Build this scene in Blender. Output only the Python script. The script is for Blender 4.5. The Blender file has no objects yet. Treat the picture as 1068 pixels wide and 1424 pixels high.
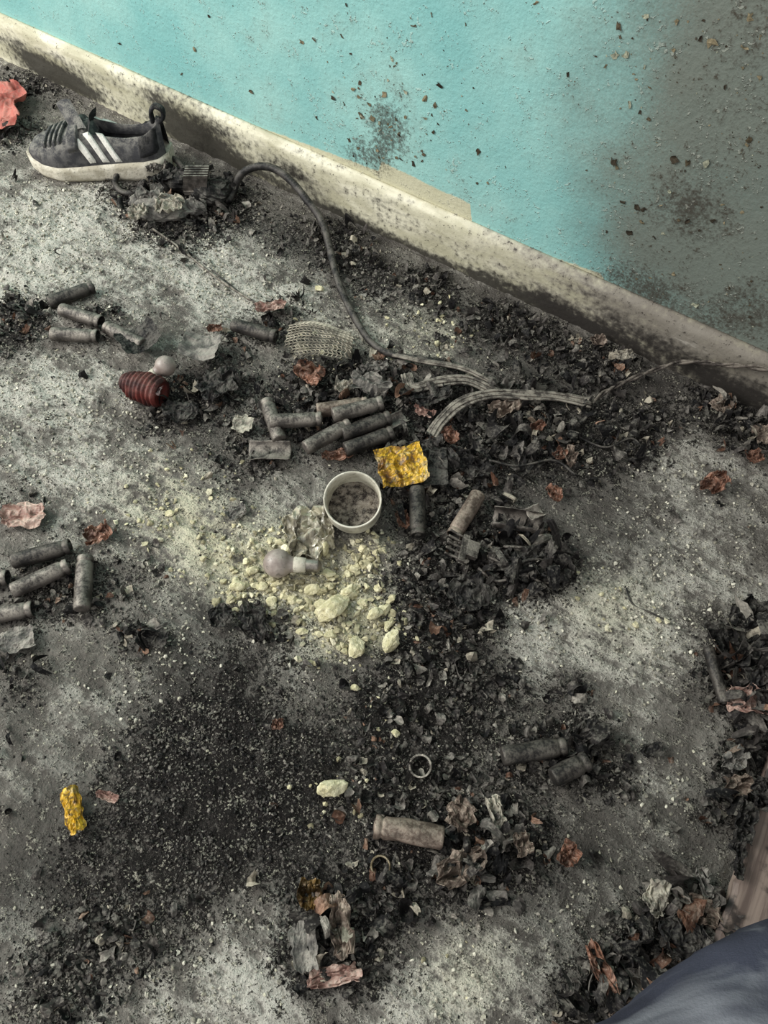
import bpy, math, numpy as np
from mathutils import Vector, Matrix
sc = bpy.context.scene
try:
    sc.view_settings.view_transform = 'Standard'
except Exception:
    pass
rng = np.random.default_rng(7)

# ------------------------------------------------------------------ survey: photo -> floor metres
H = 0.8; F = 1070.0; TH = math.radians(60); PSI = math.radians(34.16)
S, C = math.sin(TH), math.cos(TH)
CAM = np.array([0.0, -0.778, H])
Rv = np.array([math.cos(PSI), math.sin(PSI), 0.0])
Fh = np.array([-math.sin(PSI), math.cos(PSI), 0.0])
def P(x, y, z=0.0):
    u = (x-534)/F; v = (y-712)/F
    d = (H-z)/(S+v*C)
    p = CAM + Rv*u*d + Fh*d*(C-v*S)
    return np.array([p[0], p[1], z])
def W(x, y, y0=0.012):
    u = (x-534)/F; v = (y-712)/F
    r = Rv*u + Fh*(C-v*S) + np.array([0, 0, -(S+v*C)])
    t = (y0-CAM[1])/r[1]
    return CAM + r*t
def mpp(y):                      # metres per pixel on the floor
    return H/(S+(y-712)/F*C)/F
def srgb(r, g, b):
    f = lambda c: (c/255/12.92) if c/255 <= 0.04045 else ((c/255+0.055)/1.055)**2.4
    return (f(r), f(g), f(b), 1.0)

# ------------------------------------------------------------------ noise
_T = np.random.default_rng(3).random((256, 256))
def vn(x, y, sd=0):
    x = np.asarray(x, float)+sd*17.31; y = np.asarray(y, float)+sd*9.17
    ix = np.floor(x).astype(int); iy = np.floor(y).astype(int)
    fx = x-ix; fy = y-iy
    fx = fx*fx*(3-2*fx); fy = fy*fy*(3-2*fy)
    a = _T[ix & 255, iy & 255]; b = _T[(ix+1) & 255, iy & 255]
    c = _T[ix & 255, (iy+1) & 255]; d = _T[(ix+1) & 255, (iy+1) & 255]
    return (a*(1-fx)+b*fx)*(1-fy)+(c*(1-fx)+d*fx)*fy
def fbm(x, y, sd=0, o=4):
    t = 0; a = .5; s = 1; n = 0
    for i in range(o):
        t = t+a*vn(x*s, y*s, sd+i); n += a; a *= .5; s *= 2.03
    return t/n
def sstep(a, b, x):
    t = np.clip((x-a)/(b-a), 0, 1); return t*t*(3-2*t)

# ------------------------------------------------------------------ distribution maps
SOOT = [(470,350,50,.6),(420,330,50,.5),(520,385,45,.7),(600,405,40,.85),(690,450,45,.9),(770,480,45,.9),(840,510,45,.85),
 (560,450,50,.25),(500,560,80,.88),(430,560,60,.75),(620,590,70,.88),(700,560,60,.7),(690,620,70,.7),(760,610,60,.7),(600,690,60,.88),
 (650,780,60,.97),(740,790,55,.95),(580,800,50,.75),(620,850,60,.93),(590,930,70,.82),(680,960,60,.6),(520,1000,70,.68),(620,1010,60,.76),
 (250,560,55,.85),(300,540,45,.85),(330,470,45,.45),(400,450,45,.5),(30,440,45,.8),(20,470,50,.7),(60,590,50,.2),
 (380,870,50,.5),(340,930,60,.45),(300,1000,75,.75),(250,1060,85,.86),(320,1090,95,.95),(210,1150,80,.75),(380,1140,80,.86),(430,1080,70,.68),
 (290,1190,80,.72),(120,1220,70,.5),(150,1320,80,.5),(60,1380,80,.55),(230,1290,60,.4),
 (800,1040,50,.95),(740,1060,40,.8),(850,1080,40,.6),(790,960,35,.6),
 (560,1080,70,.68),(600,1140,80,.74),(690,1170,65,.82),(640,1210,55,.75),(740,1180,45,.6),(540,1200,60,.65),
 (470,1260,55,.78),(470,1310,55,.78),(420,1330,50,.65),(500,1350,50,.45),(540,1270,50,.4),
 (1040,900,50,1),(1060,950,60,1),(1010,960,40,.7),(1030,1080,45,.9),(990,1140,30,.7),(1000,570,50,.7),(1050,600,55,.85),(870,600,60,.75),
 (830,650,50,.6),(930,580,50,.5),(880,1350,65,.85),(960,1270,50,.8),(930,1310,50,.9),(820,1390,50,.6),(780,1400,40,.5),
 (190,890,35,.5),(30,940,50,.5),(130,820,50,.5),(60,820,60,.6),(20,700,60,.3),(200,800,40,.4),
 (250,310,60,.8),(310,290,60,.85),(190,270,50,.7),(120,110,60,.6),(60,110,50,.6),(30,190,40,.5),(350,660,60,.4),(320,620,60,.4),
 (160,430,30,.4),(130,470,60,.3)]
FLK = [q for q in SOOT if not (q[0] < 460 and q[1] > 900 and q[1] < 1250)]
SMOOTH = [(290,880,70,.75),(250,940,90,.6),(100,1080,110,.45),(300,1060,140,.5),(60,1180,110,.4),(860,1180,130,.6),(760,1250,90,.5),(950,1000,50,.35),(970,1150,60,.5),
 (880,760,70,.45),(870,690,80,.55),(780,560,70,.65),(1000,530,60,.85),(900,530,60,.8),(600,300,40,.6),(480,340,60,.8),(340,240,40,.8),(270,570,80,.6),(500,360,60,.75),(380,320,60,.6),
 (760,720,80,.45),(650,640,150,.6),(520,1080,150,.45),(110,240,30,.3),(600,900,120,.5),(1050,720,80,.45),(20,620,60,.4),(40,970,60,.45),(700,460,90,.65),(30,1250,60,.6),(100,1200,70,.5),(220,560,60,.5),
 (600,400,60,.6),(1040,920,70,.8),(480,1290,80,.35),(60,810,60,.35),(180,880,50,.35),(470,560,90,.5)]
POW = [(60,330,110,1.),(40,400,60,.9),(200,390,80,.6),(330,410,70,.85),(300,360,60,.7),(120,560,120,.5),(60,640,90,.45),(220,700,110,.55),(300,780,70,.6),
 (400,820,90,1),(490,850,70,.9),(520,780,40,.8),(830,850,90,.85),(900,900,60,.65),(950,800,90,.55),(980,690,90,.5),(640,1370,60,1),(600,1420,60,.9),(700,1330,50,.7),
 (250,930,60,.4),(500,1110,60,.4),(130,1000,90,.35),(560,400,50,.3),(420,410,50,.6),(520,480,60,.7),(600,470,50,.6),(880,640,60,.5),(940,1200,60,.25),(740,860,60,.75),
 (100,1420,90,.4),(280,1380,80,.5),(350,1420,80,.5),(10,540,80,.5),(820,1290,60,.4),(140,300,60,.8),(900,1080,60,.45),(40,1290,60,.4),(360,1280,50,.4),(650,700,30,.4)]
YEL = [(400,790,60,1),(350,800,45,.8),(470,830,55,1),(490,890,45,.9),(540,880,40,.8),(520,770,35,.8),(240,700,70,.6),(460,1100,40,.5),(540,990,35,.5),
 (300,760,60,.7),(650,1350,60,.3),(600,470,60,.4),(850,850,60,.35),(440,490,50,.5)]
def field(L, x, y):
    r = np.ones_like(x)
    for (px, py, rp, s) in L:
        c = P(px, py); R = rp*mpp(py)*1.05
        r = r*(1-s*np.exp(-((x-c[0])**2+(y-c[1])**2)/(R*R)))
    return 1-r
def hf(x, y):
    x = np.asarray(x, float); y = np.asarray(y, float)
    so = field(SOOT, x, y); po = field(POW, x, y)
    h = .0016*(fbm(x*30, y*30, 1)) + so*.007*fbm(x*45, y*45, 5, 4) + (.25+po)*.004*sstep(.42, .62, fbm(x*42, y*42, 9, 4)) + .0018*sstep(.5, .62, fbm(x*110, y*110, 4, 2))
    return h
def h1(x, y): return float(hf(np.array([x]), np.array([y]))[0])

# ------------------------------------------------------------------ mesh helpers
def mk(name, V, Fc, mat=None, cols=None, smooth=False, link=True):
    V = np.asarray(V, np.float32)
    me = bpy.data.meshes.new(name)
    if isinstance(Fc, np.ndarray):
        me.vertices.add(len(V)); me.vertices.foreach_set('co', V.ravel())
        m, k = Fc.shape
        me.loops.add(m*k); me.loops.foreach_set('vertex_index', Fc.ravel().astype(np.int32))
        me.polygons.add(m); me.polygons.foreach_set('loop_start', np.arange(0, m*k, k, dtype=np.int32))
        try: me.polygons.foreach_set('loop_total', np.full(m, k, np.int32))
        except Exception: pass
        me.update(calc_edges=True); me.validate()
    else:
        me.from_pydata([tuple(map(float, v)) for v in V], [], Fc)
    me.polygons.foreach_set('use_smooth', np.full(len(me.polygons), smooth))
    if cols is not None:
        a = me.color_attributes.new('Col', 'FLOAT_COLOR', 'POINT')
        a.data.foreach_set('color', np.asarray(cols, np.float32).ravel())
    if mat:
        for mm in (mat if isinstance(mat, list) else [mat]): me.materials.append(mm)
    me.update()
    ob = bpy.data.objects.new(name, me)
    if link: sc.collection.objects.link(ob)
    return ob
def gridF(nu, nv, closeu=False):
    i = np.arange(nu if closeu else nu-1)[:, None]; j = np.arange(nv-1)[None, :]
    a = i*nv+j; b = ((i+1) % nu)*nv+j
    return np.stack([a, b, b+1, a+1], -1).reshape(-1, 4)
class Acc:
    def __init__(s): s.V = []; s.F = []; s.M = []; s.n = 0
    def add(s, V, Fc, m=0):
        V = np.asarray(V, float)
        s.V.append(V)
        for f in Fc: s.F.append(tuple(int(q)+s.n for q in f)); s.M.append(m)
        s.n += len(V)
    def build(s, name, mats, smooth=True):
        ob = mk(name, np.concatenate(s.V), s.F, mats, smooth=smooth)
        ob.data.polygons.foreach_set('material_index', np.array(s.M, np.int32))
        return ob
class Mass:                       # one mesh for a mass of small repeated things (triangles, vertex colours)
    def __init__(s): s.V = []; s.F = []; s.C = []; s.n = 0
    def add(s, V, Fc, cols):
        if Fc.shape[1] == 4: Fc = np.concatenate([Fc[:, [0, 1, 2]], Fc[:, [0, 2, 3]]])
        s.V.append(V); s.F.append(Fc+s.n); s.C.append(cols); s.n += len(V)
    def build(s, name, mat): return mk(name, np.concatenate(s.V), np.concatenate(s.F), mat, np.concatenate(s.C))
def lathe(prof, n=28):
    prof = np.asarray(prof, float); k = len(prof)
    a = np.arange(n)/n*2*math.pi
    V = np.zeros((n, k, 3)); V[..., 0] = np.cos(a)[:, None]*prof[:, 0]; V[..., 1] = np.sin(a)[:, None]*prof[:, 0]; V[..., 2] = prof[:, 1]
    return V.reshape(-1, 3), gridF(n, k, True)
def boxV(sx, sy, sz, c=(0, 0, 0)):
    v = np.array([[x, y, z] for x in (-1, 1) for y in (-1, 1) for z in (-1, 1)], float)*[sx/2, sy/2, sz/2]+np.array(c)
    f = [(0, 1, 3, 2), (4, 6, 7, 5), (0, 4, 5, 1), (2, 3, 7, 6), (0, 2, 6, 4), (1, 5, 7, 3)]
    return v, f
def place(ob, loc, x_dir=None, z_rot=None, tilt=None):
    M = Matrix.Identity(4)
    if x_dir is not None:
        xd = Vector(x_dir).normalized(); zd = Vector((0, 0, 1)); yd = zd.cross(xd).normalized(); zd = xd.cross(yd)
        M = Matrix((xd, yd, zd)).transposed().to_4x4()
    if z_rot is not None: M = Matrix.Rotation(z_rot, 4, 'Z')
    if tilt is not None: M = M @ tilt
    M.translation = Vector(loc); ob.matrix_world = M
def bev(ob, w, s=2):
    m = ob.modifiers.new('b', 'BEVEL'); m.width = w; m.segments = s; m.limit_method = 'ANGLE'
def cat(pts, n=10):
    pts = np.asarray(pts, float); Q = np.vstack([2*pts[0]-pts[1], pts, 2*pts[-1]-pts[-2]]); out = []
    for i in range(1, len(Q)-2):
        for t in np.arange(n)/n:
            a, b, c, d = Q[i-1], Q[i], Q[i+1], Q[i+2]
            out.append(.5*((2*b)+(-a+c)*t+(2*a-5*b+4*c-d)*t*t+(-a+3*b-3*c+d)*t**3))
    out.append(pts[-1]); return np.array(out)
def tube(path, r, n=10, rough=0.0, sd=0):
    path = np.asarray(path, float); m = len(path)
    T = np.gradient(path, axis=0); T /= np.linalg.norm(T, axis=1)[:, None]+1e-9
    up = np.array([0, 0, 1.0]); V = np.zeros((m, n, 3)); rr = np.broadcast_to(np.asarray(r, float), (m,))
    pn = None
    for i in range(m):
        if pn is None:
            s = np.cross(T[i], up)
            if np.linalg.norm(s) < .1: s = np.cross(T[i], [1, 0, 0])
        else: s = pn-T[i]*np.dot(pn, T[i])
        s /= np.linalg.norm(s)+1e-9; pn = s; b = np.cross(T[i], s)
        a = np.arange(n)/n*2*math.pi
        q = rr[i]*(1+rough*(vn(i*.6+np.zeros(n), a*2, sd)-.5)*2)
        V[i] = path[i]+np.outer(np.cos(a)*q, s)+np.outer(np.sin(a)*q, b)
    V = V.reshape(-1, 3); Fc = []
    for i in range(m-1):
        for j in range(n):
            Fc.append((i*n+j, i*n+(j+1) % n, (i+1)*n+(j+1) % n, (i+1)*n+j))
    Fc.append(tuple(range(n))[::-1]); Fc.append(tuple((m-1)*n+j for j in range(n)))
    return V, Fc

# ------------------------------------------------------------------ materials
class NB:
    def __init__(s, name):
        s.m = bpy.data.materials.new(name); s.m.use_nodes = True; s.t = s.m.node_tree; s.N = s.t.nodes; s.L = s.t.links
        s.b = s.N['Principled BSDF']; s.co = s.N.new('ShaderNodeTexCoord').outputs['Object']
    def pl(s, v, sock):
        if hasattr(v, 'is_linked'): s.L.new(v, sock)
        else: sock.default_value = v
    def math(s, op, a, b=0.0, cl=False):
        n = s.N.new('ShaderNodeMath'); n.operation = op; n.use_clamp = cl; s.pl(a, n.inputs[0]); s.pl(b, n.inputs[1]); return n.outputs[0]
    def noise(s, sc_, d=4, r=.55, dist=0., co=None):
        n = s.N.new('ShaderNodeTexNoise'); s.L.new(co or s.co, n.inputs['Vector']); n.inputs['Scale'].default_value = sc_
        n.inputs['Detail'].default_value = d; n.inputs['Roughness'].default_value = r; n.inputs['Distortion'].default_value = dist; return n.outputs['Fac']
    def mix(s, f, a, b, mode='MIX'):
        n = s.N.new('ShaderNodeMix'); n.data_type = 'RGBA'; n.blend_type = mode
        s.pl(f, n.inputs[0]); s.pl(a, n.inputs[6]); s.pl(b, n.inputs[7]); return n.outputs[2]
    def rng(s, v, a, b, lo=0., hi=1.):
        n = s.N.new('ShaderNodeMapRange'); n.interpolation_type = 'SMOOTHSTEP'; s.pl(v, n.inputs[0])
        n.inputs[1].default_value = a; n.inputs[2].default_value = b; n.inputs[3].default_value = lo; n.inputs[4].default_value = hi; return n.outputs[0]
    def comb(s, *t):
        r = None
        for v, w in t:
            q = s.math('MULTIPLY', s.math('SUBTRACT', v, .5), w); r = q if r is None else s.math('ADD', r, q)
        return r
    def attr(s, name):
        n = s.N.new('ShaderNodeAttribute'); n.attribute_name = name; sp = s.N.new('ShaderNodeSeparateColor'); s.L.new(n.outputs['Color'], sp.inputs[0])
        return n.outputs['Color'], sp.outputs[0], sp.outputs[1], sp.outputs[2], n.outputs['Alpha']
    def upness(s, a=.1, b=1.):
        g = s.N.new('ShaderNodeNewGeometry'); sp = s.N.new('ShaderNodeSeparateXYZ'); s.L.new(g.outputs['Normal'], sp.inputs[0])
        return s.rng(s.math('ABSOLUTE', sp.outputs[2]), a, b)
    def bump(s, h, st=.5, d=.002, nrm=None):
        n = s.N.new('ShaderNodeBump'); n.inputs['Strength'].default_value = st; n.inputs['Distance'].default_value = d; s.L.new(h, n.inputs['Height'])
        if nrm: s.L.new(nrm, n.inputs['Normal'])
        return n.outputs[0]
    def fin(s, col, rough=.8, metal=0., nrm=None, spec=.3):
        s.pl(col, s.b.inputs['Base Color']); s.pl(rough, s.b.inputs['Roughness']); s.pl(metal, s.b.inputs['Metallic'])
        s.b.inputs['Specular IOR Level'].default_value = spec
        if nrm: s.L.new(nrm, s.b.inputs['Normal'])
        return s.m
DUST = srgb(182, 177, 162)
def sooty(name, c1, c2, rough=.75, metal=0., scale=60, dust=.4, dcol=DUST, bd=.001, bs=.6, spec=.3):
    b = NB(name); n = b.noise(scale, 5, .6); n2 = b.noise(scale*6, 4, .6)
    c = b.mix(b.rng(n, .38, .62), c1, c2)
    f = b.math('MULTIPLY', b.math('MULTIPLY', b.upness(), b.rng(b.math('ADD', b.math('MULTIPLY', n, .5), b.math('MULTIPLY', n2, .5)), .42, .6)), dust)
    c = b.mix(f, c, dcol)
    c = b.mix(b.math('MULTIPLY', b.rng(n2, .55, .7), .5), c, (.01, .01, .009, 1))
    return b.fin(c, rough, metal, b.bump(b.math('ADD', n, n2), bs, bd), spec)
def colmat(name, rough=.8, scale=300, bd=.001, spec=.25, dust=.35):
    b = NB(name); c, *_ = b.attr('Col'); n = b.noise(scale, 4, .6); n2 = b.noise(45, 4, .6)
    c = b.mix(b.rng(n, .35, .65), b.mix(1., c, (.6, .6, .6, 1), 'MULTIPLY'), c)
    f = b.math('MULTIPLY', b.math('MULTIPLY', b.upness(.2, 1.), b.rng(b.math('ADD', b.math('MULTIPLY', n, .5), b.math('MULTIPLY', n2, .5)), .46, .60)), dust)
    c = b.mix(f, c, srgb(166, 161, 147))
    return b.fin(c, rough, 0., b.bump(n, .6, bd), spec)

# ================================================================== FLOOR
def axis(a0, a1, f0, f1, st, big=.08):
    return np.unique(np.round(np.concatenate([np.arange(a0, f0, big), np.arange(f0, f1, st), np.arange(f1, a1+big*.5, big)]), 5))
xs = axis(-3.2, 1.8, -1.55, .5, .0034); ys = axis(-2.6, .02, -1.15, .02, .0034)
X, Y = np.meshgrid(xs, ys, indexing='ij'); x = X.ravel(); y = Y.ravel()
so = field(SOOT, x, y); po = field(POW, x, y); ye = field(YEL, x, y); sm = field(SMOOTH, x, y)
b = NB('floor_powder_and_soot')
_, aS, aP, aY, aM = b.attr('Mask')
n0 = b.noise(7, 6, .6, .5); n1 = b.noise(24, 8, .65, .5); n2 = b.noise(80, 6, .65); n3 = b.noise(300, 4, .7); n4 = b.noise(800, 2, .6)
mp = b.N.new('ShaderNodeMapping'); mp.inputs['Rotation'].default_value = (0, 0, .9); mp.inputs['Scale'].default_value = (1, 5, 1); b.L.new(b.co, mp.inputs[0])
ns = b.noise(14, 5, .6, 1.2, mp.outputs[0])
pw = b.math('ADD', b.math('MULTIPLY', aP, .6), b.comb((n0, 1.0), (n1, 1.9), (n2, 1.6), (n3, 1.1), (ns, 1.1)))
pf = b.rng(pw, .04, .60)
base = b.mix(b.rng(n1, .35, .65), srgb(96, 92, 86), srgb(138, 134, 125))
base = b.mix(b.math('MULTIPLY', b.rng(b.comb((n2, 1.), (n3, .9)), -.1, .22), .5), base, srgb(160, 155, 143))
cream = b.mix(aY, srgb(204, 201, 188), srgb(216, 210, 174))
col = b.mix(pf, base, cream)
col = b.mix(b.math('MULTIPLY', b.rng(b.math('ADD', aM, b.comb((n1, .8), (n0, .6), (n2, .7))), .0, 1.05), .78), col, srgb(42, 40, 39))
sf = b.rng(b.math('ADD', b.math('MULTIPLY', aS, 1.0), b.comb((n1, 1.3), (n2, 1.9), (n3, 1.7))), .38, .68)
col = b.mix(b.math('MULTIPLY', sf, .95), col, b.mix(b.rng(n3, .4, .65), srgb(15, 14, 14), srgb(70, 66, 62)))
spk = b.rng(b.math('ADD', b.comb((n3, 1.1), (n4, 1.0), (n2, 1.0)), b.math('MULTIPLY', aS, .2)), .12, .2)
col = b.mix(b.math('MULTIPLY', spk, .85), col, srgb(30, 28, 27))
lspk = b.rng(b.comb((b.noise(360, 3, .7), 1.2), (b.noise(80, 3), .8)), .14, .22)
col = b.mix(b.math('MULTIPLY', lspk, .5), col, srgb(204, 200, 180))
hgt = b.math('ADD', b.math('ADD', b.math('MULTIPLY', n2, 1.5), b.math('MULTIPLY', n3, .7)), b.math('ADD', b.math('MULTIPLY', n1, 1.6), b.math('MULTIPLY', ns, 1.0)))
fm = b.fin(col, .93, 0., b.bump(hgt, 1., .006), .08)
fl = mk('floor', np.stack([x, y, hf(x, y)], 1), gridF(len(xs), len(ys)), fm, smooth=True)
a = fl.data.color_attributes.new('Mask', 'FLOAT_COLOR', 'POINT')
a.data.foreach_set('color', np.stack([so, po, ye, sm], 1).astype(np.float32).ravel())

# ================================================================== WALL
xs = axis(-3.2, 1.8, -2.1, .8, .006); zs = np.concatenate([np.arange(0, .9, .006), np.arange(.9, 2.41, .1)])
X, Z = np.meshgrid(xs, zs, indexing='ij'); x = X.ravel(); z = Z.ravel()
BL = [(-300,-115),(-100,-28),(0,18),(75,50),(200,105),(240,135),(400,190),(527,238),(530,224),(655,284),(657,316),(838,382),(842,398),(1068,500),(1400,650)]
bp = np.array([W(*q) for q in BL]); cr = np.interp(x, bp[:, 0], bp[:, 2])-z
cr = np.clip(cr/.1+.5, 0, 1)
def wg(L):
    r = np.ones_like(x)
    for px, py, rp, s in L:
        c = W(px, py); R = rp*.00095
        r = r*(1-s*np.exp(-((x-c[0])**2+(z-c[2])**2)/(R*R)))
    return 1-r
smud = wg([(540,160,36,.55),(540,190,34,.7),(525,220,32,.6),(500,210,28,.4),(950,290,55,.5),(905,405,50,.6),(980,300,50,.4),(480,215,26,.35),(1000,170,50,.3),(240,155,25,.6),(430,215,25,.3),(1050,430,60,.6),(1060,60,70,.4),(860,385,40,.4),(980,460,50,.6),(700,330,30,.3)])
xa = W(790, 220)[0]; xb = W(1120, 220)[0]
rs = np.clip((x+.30*(fbm(x*3.5, z*3.5, 2)-.5)*2+.22*(.28-z)-xa)/(xb-xa), 0, 1.15)
b = NB('teal_wall_paint_sooty')
_, aC, aD, aR, _a = b.attr('Mask')
n0 = b.noise(5, 5, .6); n1 = b.noise(30, 6, .6); n2 = b.noise(160, 4, .6); n3 = b.noise(450, 3, .6)
teal = b.mix(b.rng(n0, .3, .7), srgb(122, 176, 172), srgb(152, 196, 188))
teal = b.mix(b.math('MULTIPLY', b.rng(b.comb((n0, 1.), (n1, .7), (n2, .4)), .0, .35), .35), teal, srgb(124, 146, 137))
cm = b.mix(n1, srgb(178, 175, 144), srgb(206, 203, 176))
col = b.mix(b.rng(b.math('ADD', aC, b.comb((n1, .07), (n2, .05))), .49, .52), teal, cm)
col = b.mix(b.math('MULTIPLY', b.rng(b.math('ADD', aR, b.comb((n0, .5), (n1, .4), (n3, .5))), -.1, 1.1), .88), col, srgb(100, 97, 87))
col = b.mix(b.math('MULTIPLY', b.rng(b.math('ADD', aD, b.comb((n1, .9), (n2, 1.3), (n3, .9))), .25, .85), .8), col, srgb(56, 50, 43))
spk = b.rng(b.math('ADD', b.comb((n2, 1.0), (n3, 1.0), (n1, .6)), b.math('MULTIPLY', aR, .06)), .27, .34)
col = b.mix(b.math('MULTIPLY', spk, .75), col, srgb(66, 62, 52))
ls = b.rng(b.comb((b.noise(60, 3, .6), 1.), (b.noise(240, 2, .6), .8)), .2, .28)
col = b.mix(b.math('MULTIPLY', ls, .25), col, srgb(200, 204, 188))
wm = b.fin(col, .45, 0., b.bump(b.math('ADD', b.math('MULTIPLY', ls, .9), b.math('ADD', b.math('MULTIPLY', n1, .8), b.math('MULTIPLY', n2, .6))), .6, .003), .35)
wl = mk('wall_back', np.stack([x, .012+0*x, z], 1), gridF(len(xs), len(zs)), wm, smooth=True)
a = wl.data.color_attributes.new('Mask', 'FLOAT_COLOR', 'POINT')
a.data.foreach_set('color', np.stack([cr, smud, rs, rs*0+1], 1).astype(np.float32).ravel())

# baseboard
HB = .086
prof = [(.0, -.002), (.0, .01), (.0, .02), (.0, .03), (.0, .04), (.0, .055), (.0, HB-.016), (.0008, HB-.010), (.003, HB-.006), (.0045, HB-.005), (.006, HB-.001), (.009, HB), (.0125, HB), (.0125, -.002)]
xs = np.arange(-3.2, 1.8, .006); pr = np.array(prof)
V = np.zeros((len(xs), len(pr), 3)); V[..., 0] = xs[:, None]; V[..., 1] = pr[:, 0]; V[..., 2] = pr[:, 1]
V[..., 1] += (.0016*(fbm(V[..., 0]*18, V[..., 2]*30, 3)-.5))
V[:, 8:12, 2] += (.002*(fbm(xs*40, xs*0, 6, 3)-.5))[:, None]
x = V[..., 0].ravel(); z = V[..., 2].ravel()
def bg(L):
    r = np.ones_like(x)
    for px, py, rx, rz, s in L:
        c = W(px, py, 0.0)
        r = r*(1-s*np.exp(-((x-c[0])/rx)**2-((z-c[2])/rz)**2))
    return 1-r
dk = bg([(245,160,.08,.04,.7),(320,225,.12,.022,.9),(270,190,.08,.04,.6),(480,310,.14,.024,.9),(600,372,.12,.022,.95),(380,220,.1,.03,.4),(700,400,.12,.03,.6),(60,90,.12,.03,.8),(100,120,.08,.02,.8),  # soot smudges, plus painted shadow beside the shoe and along the board's foot
         (800,400,.07,.02,.3),(480,220,.04,.02,.4),(780,450,.1,.03,.75),(900,480,.12,.03,.6),(1040,560,.12,.035,.8),(560,290,.08,.02,.3),(150,110,.1,.02,.4)])
rt = sstep(W(500, 340)[0], W(960, 450)[0], x)
b = NB('cream_baseboard_soot_and_shadow')
_, aD, aR, _b, _a = b.attr('Mask')
mp = b.N.new('ShaderNodeMapping'); mp.inputs['Scale'].default_value = (.35, 1, 1); b.L.new(b.co, mp.inputs[0])
n1 = b.noise(30, 6, .6, .3, mp.outputs[0]); n2 = b.noise(120, 5, .6); n3 = b.noise(420, 3, .6); n4 = b.noise(12, 5, .65, .6, mp.outputs[0])
col = b.mix(b.rng(n1, .35, .65), srgb(174, 170, 144), srgb(216, 212, 188))
col = b.mix(b.math('MULTIPLY', b.rng(b.comb((n4, 1.5), (n2, .6)), .0, .4), .55), col, srgb(118, 113, 102))
col = b.mix(b.math('MULTIPLY', b.rng(b.math('ADD', aR, b.comb((n1, 1.5), (n2, .9), (n4, 1.1))), .15, 1.0), .84), col, srgb(96, 89, 84))
col = b.mix(b.math('MULTIPLY', b.rng(b.comb((n4, -1.2), (n1, 1.)), .16, .3), .5), col, srgb(204, 199, 186))
col = b.mix(b.math('MULTIPLY', b.rng(b.math('ADD', aD, b.comb((n1, 1.), (n2, .9), (n4, .9))), .15, .68), .93), col, srgb(32, 29, 27))
col = b.mix(b.math('MULTIPLY', b.rng(b.comb((n2, 1.), (n3, 1.)), .15, .24), .8), col, srgb(54, 50, 44))
bm = b.fin(col, .6, 0., b.bump(b.math('ADD', n1, n2), .6, .002), .3)
bb = mk('baseboard_back', V.reshape(-1, 3), gridF(len(xs), len(pr)), bm, smooth=True)
a = bb.data.color_attributes.new('Mask', 'FLOAT_COLOR', 'POINT')
a.data.foreach_set('color', np.stack([dk, rt, rt*0, rt*0+1], 1).astype(np.float32).ravel())

# ================================================================== DEBRIS
BLK = [srgb(22, 21, 21), srgb(33, 31, 30), srgb(48, 45, 43), srgb(70, 66, 62), srgb(98, 94, 88), srgb(134, 129, 119)]
def pick(pal, p, n):
    p = np.array(p, float); p /= p.sum(); i = rng.choice(len(pal), n, p=p); c = np.array(pal)[i]
    c = c.copy(); c[:, :3] *= (.7+.6*rng.random(n))[:, None]; return c
def sample(n, L, thr=.25, pw=1.5, box=(-1.5, .5, -1.15, -.012)):
    out = []; c = 0
    while c < n:
        q = rng.random((n*3, 2)); q[:, 0] = box[0]+q[:, 0]*(box[1]-box[0]); q[:, 1] = box[2]+q[:, 1]*(box[3]-box[2])
        d = field(L, q[:, 0], q[:, 1]) if L else np.ones(len(q))
        d = d*(.1+1.6*fbm(q[:, 0]*26, q[:, 1]*26, 12, 3))
        k = rng.random(len(q)) < np.clip((d-thr)/(1-thr), 0, 1)**pw
        out.append(q[k]); c += k.sum()
    return np.concatenate(out)[:n]
def rots(n, tilt):
    az = rng.random(n)*6.283; tl = rng.normal(0, tilt, n); ax = rng.random(n)*6.283
    def Rz(a):
        R = np.zeros((n, 3, 3)); R[:, 0, 0] = np.cos(a); R[:, 0, 1] = -np.sin(a); R[:, 1, 0] = np.sin(a); R[:, 1, 1] = np.cos(a); R[:, 2, 2] = 1; return R
    Rx = np.zeros((n, 3, 3)); Rx[:, 0, 0] = 1; Rx[:, 1, 1] = np.cos(tl); Rx[:, 1, 2] = -np.sin(tl); Rx[:, 2, 1] = np.sin(tl); Rx[:, 2, 2] = np.cos(tl)
    return Rz(az) @ Rx @ Rz(ax)
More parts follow.
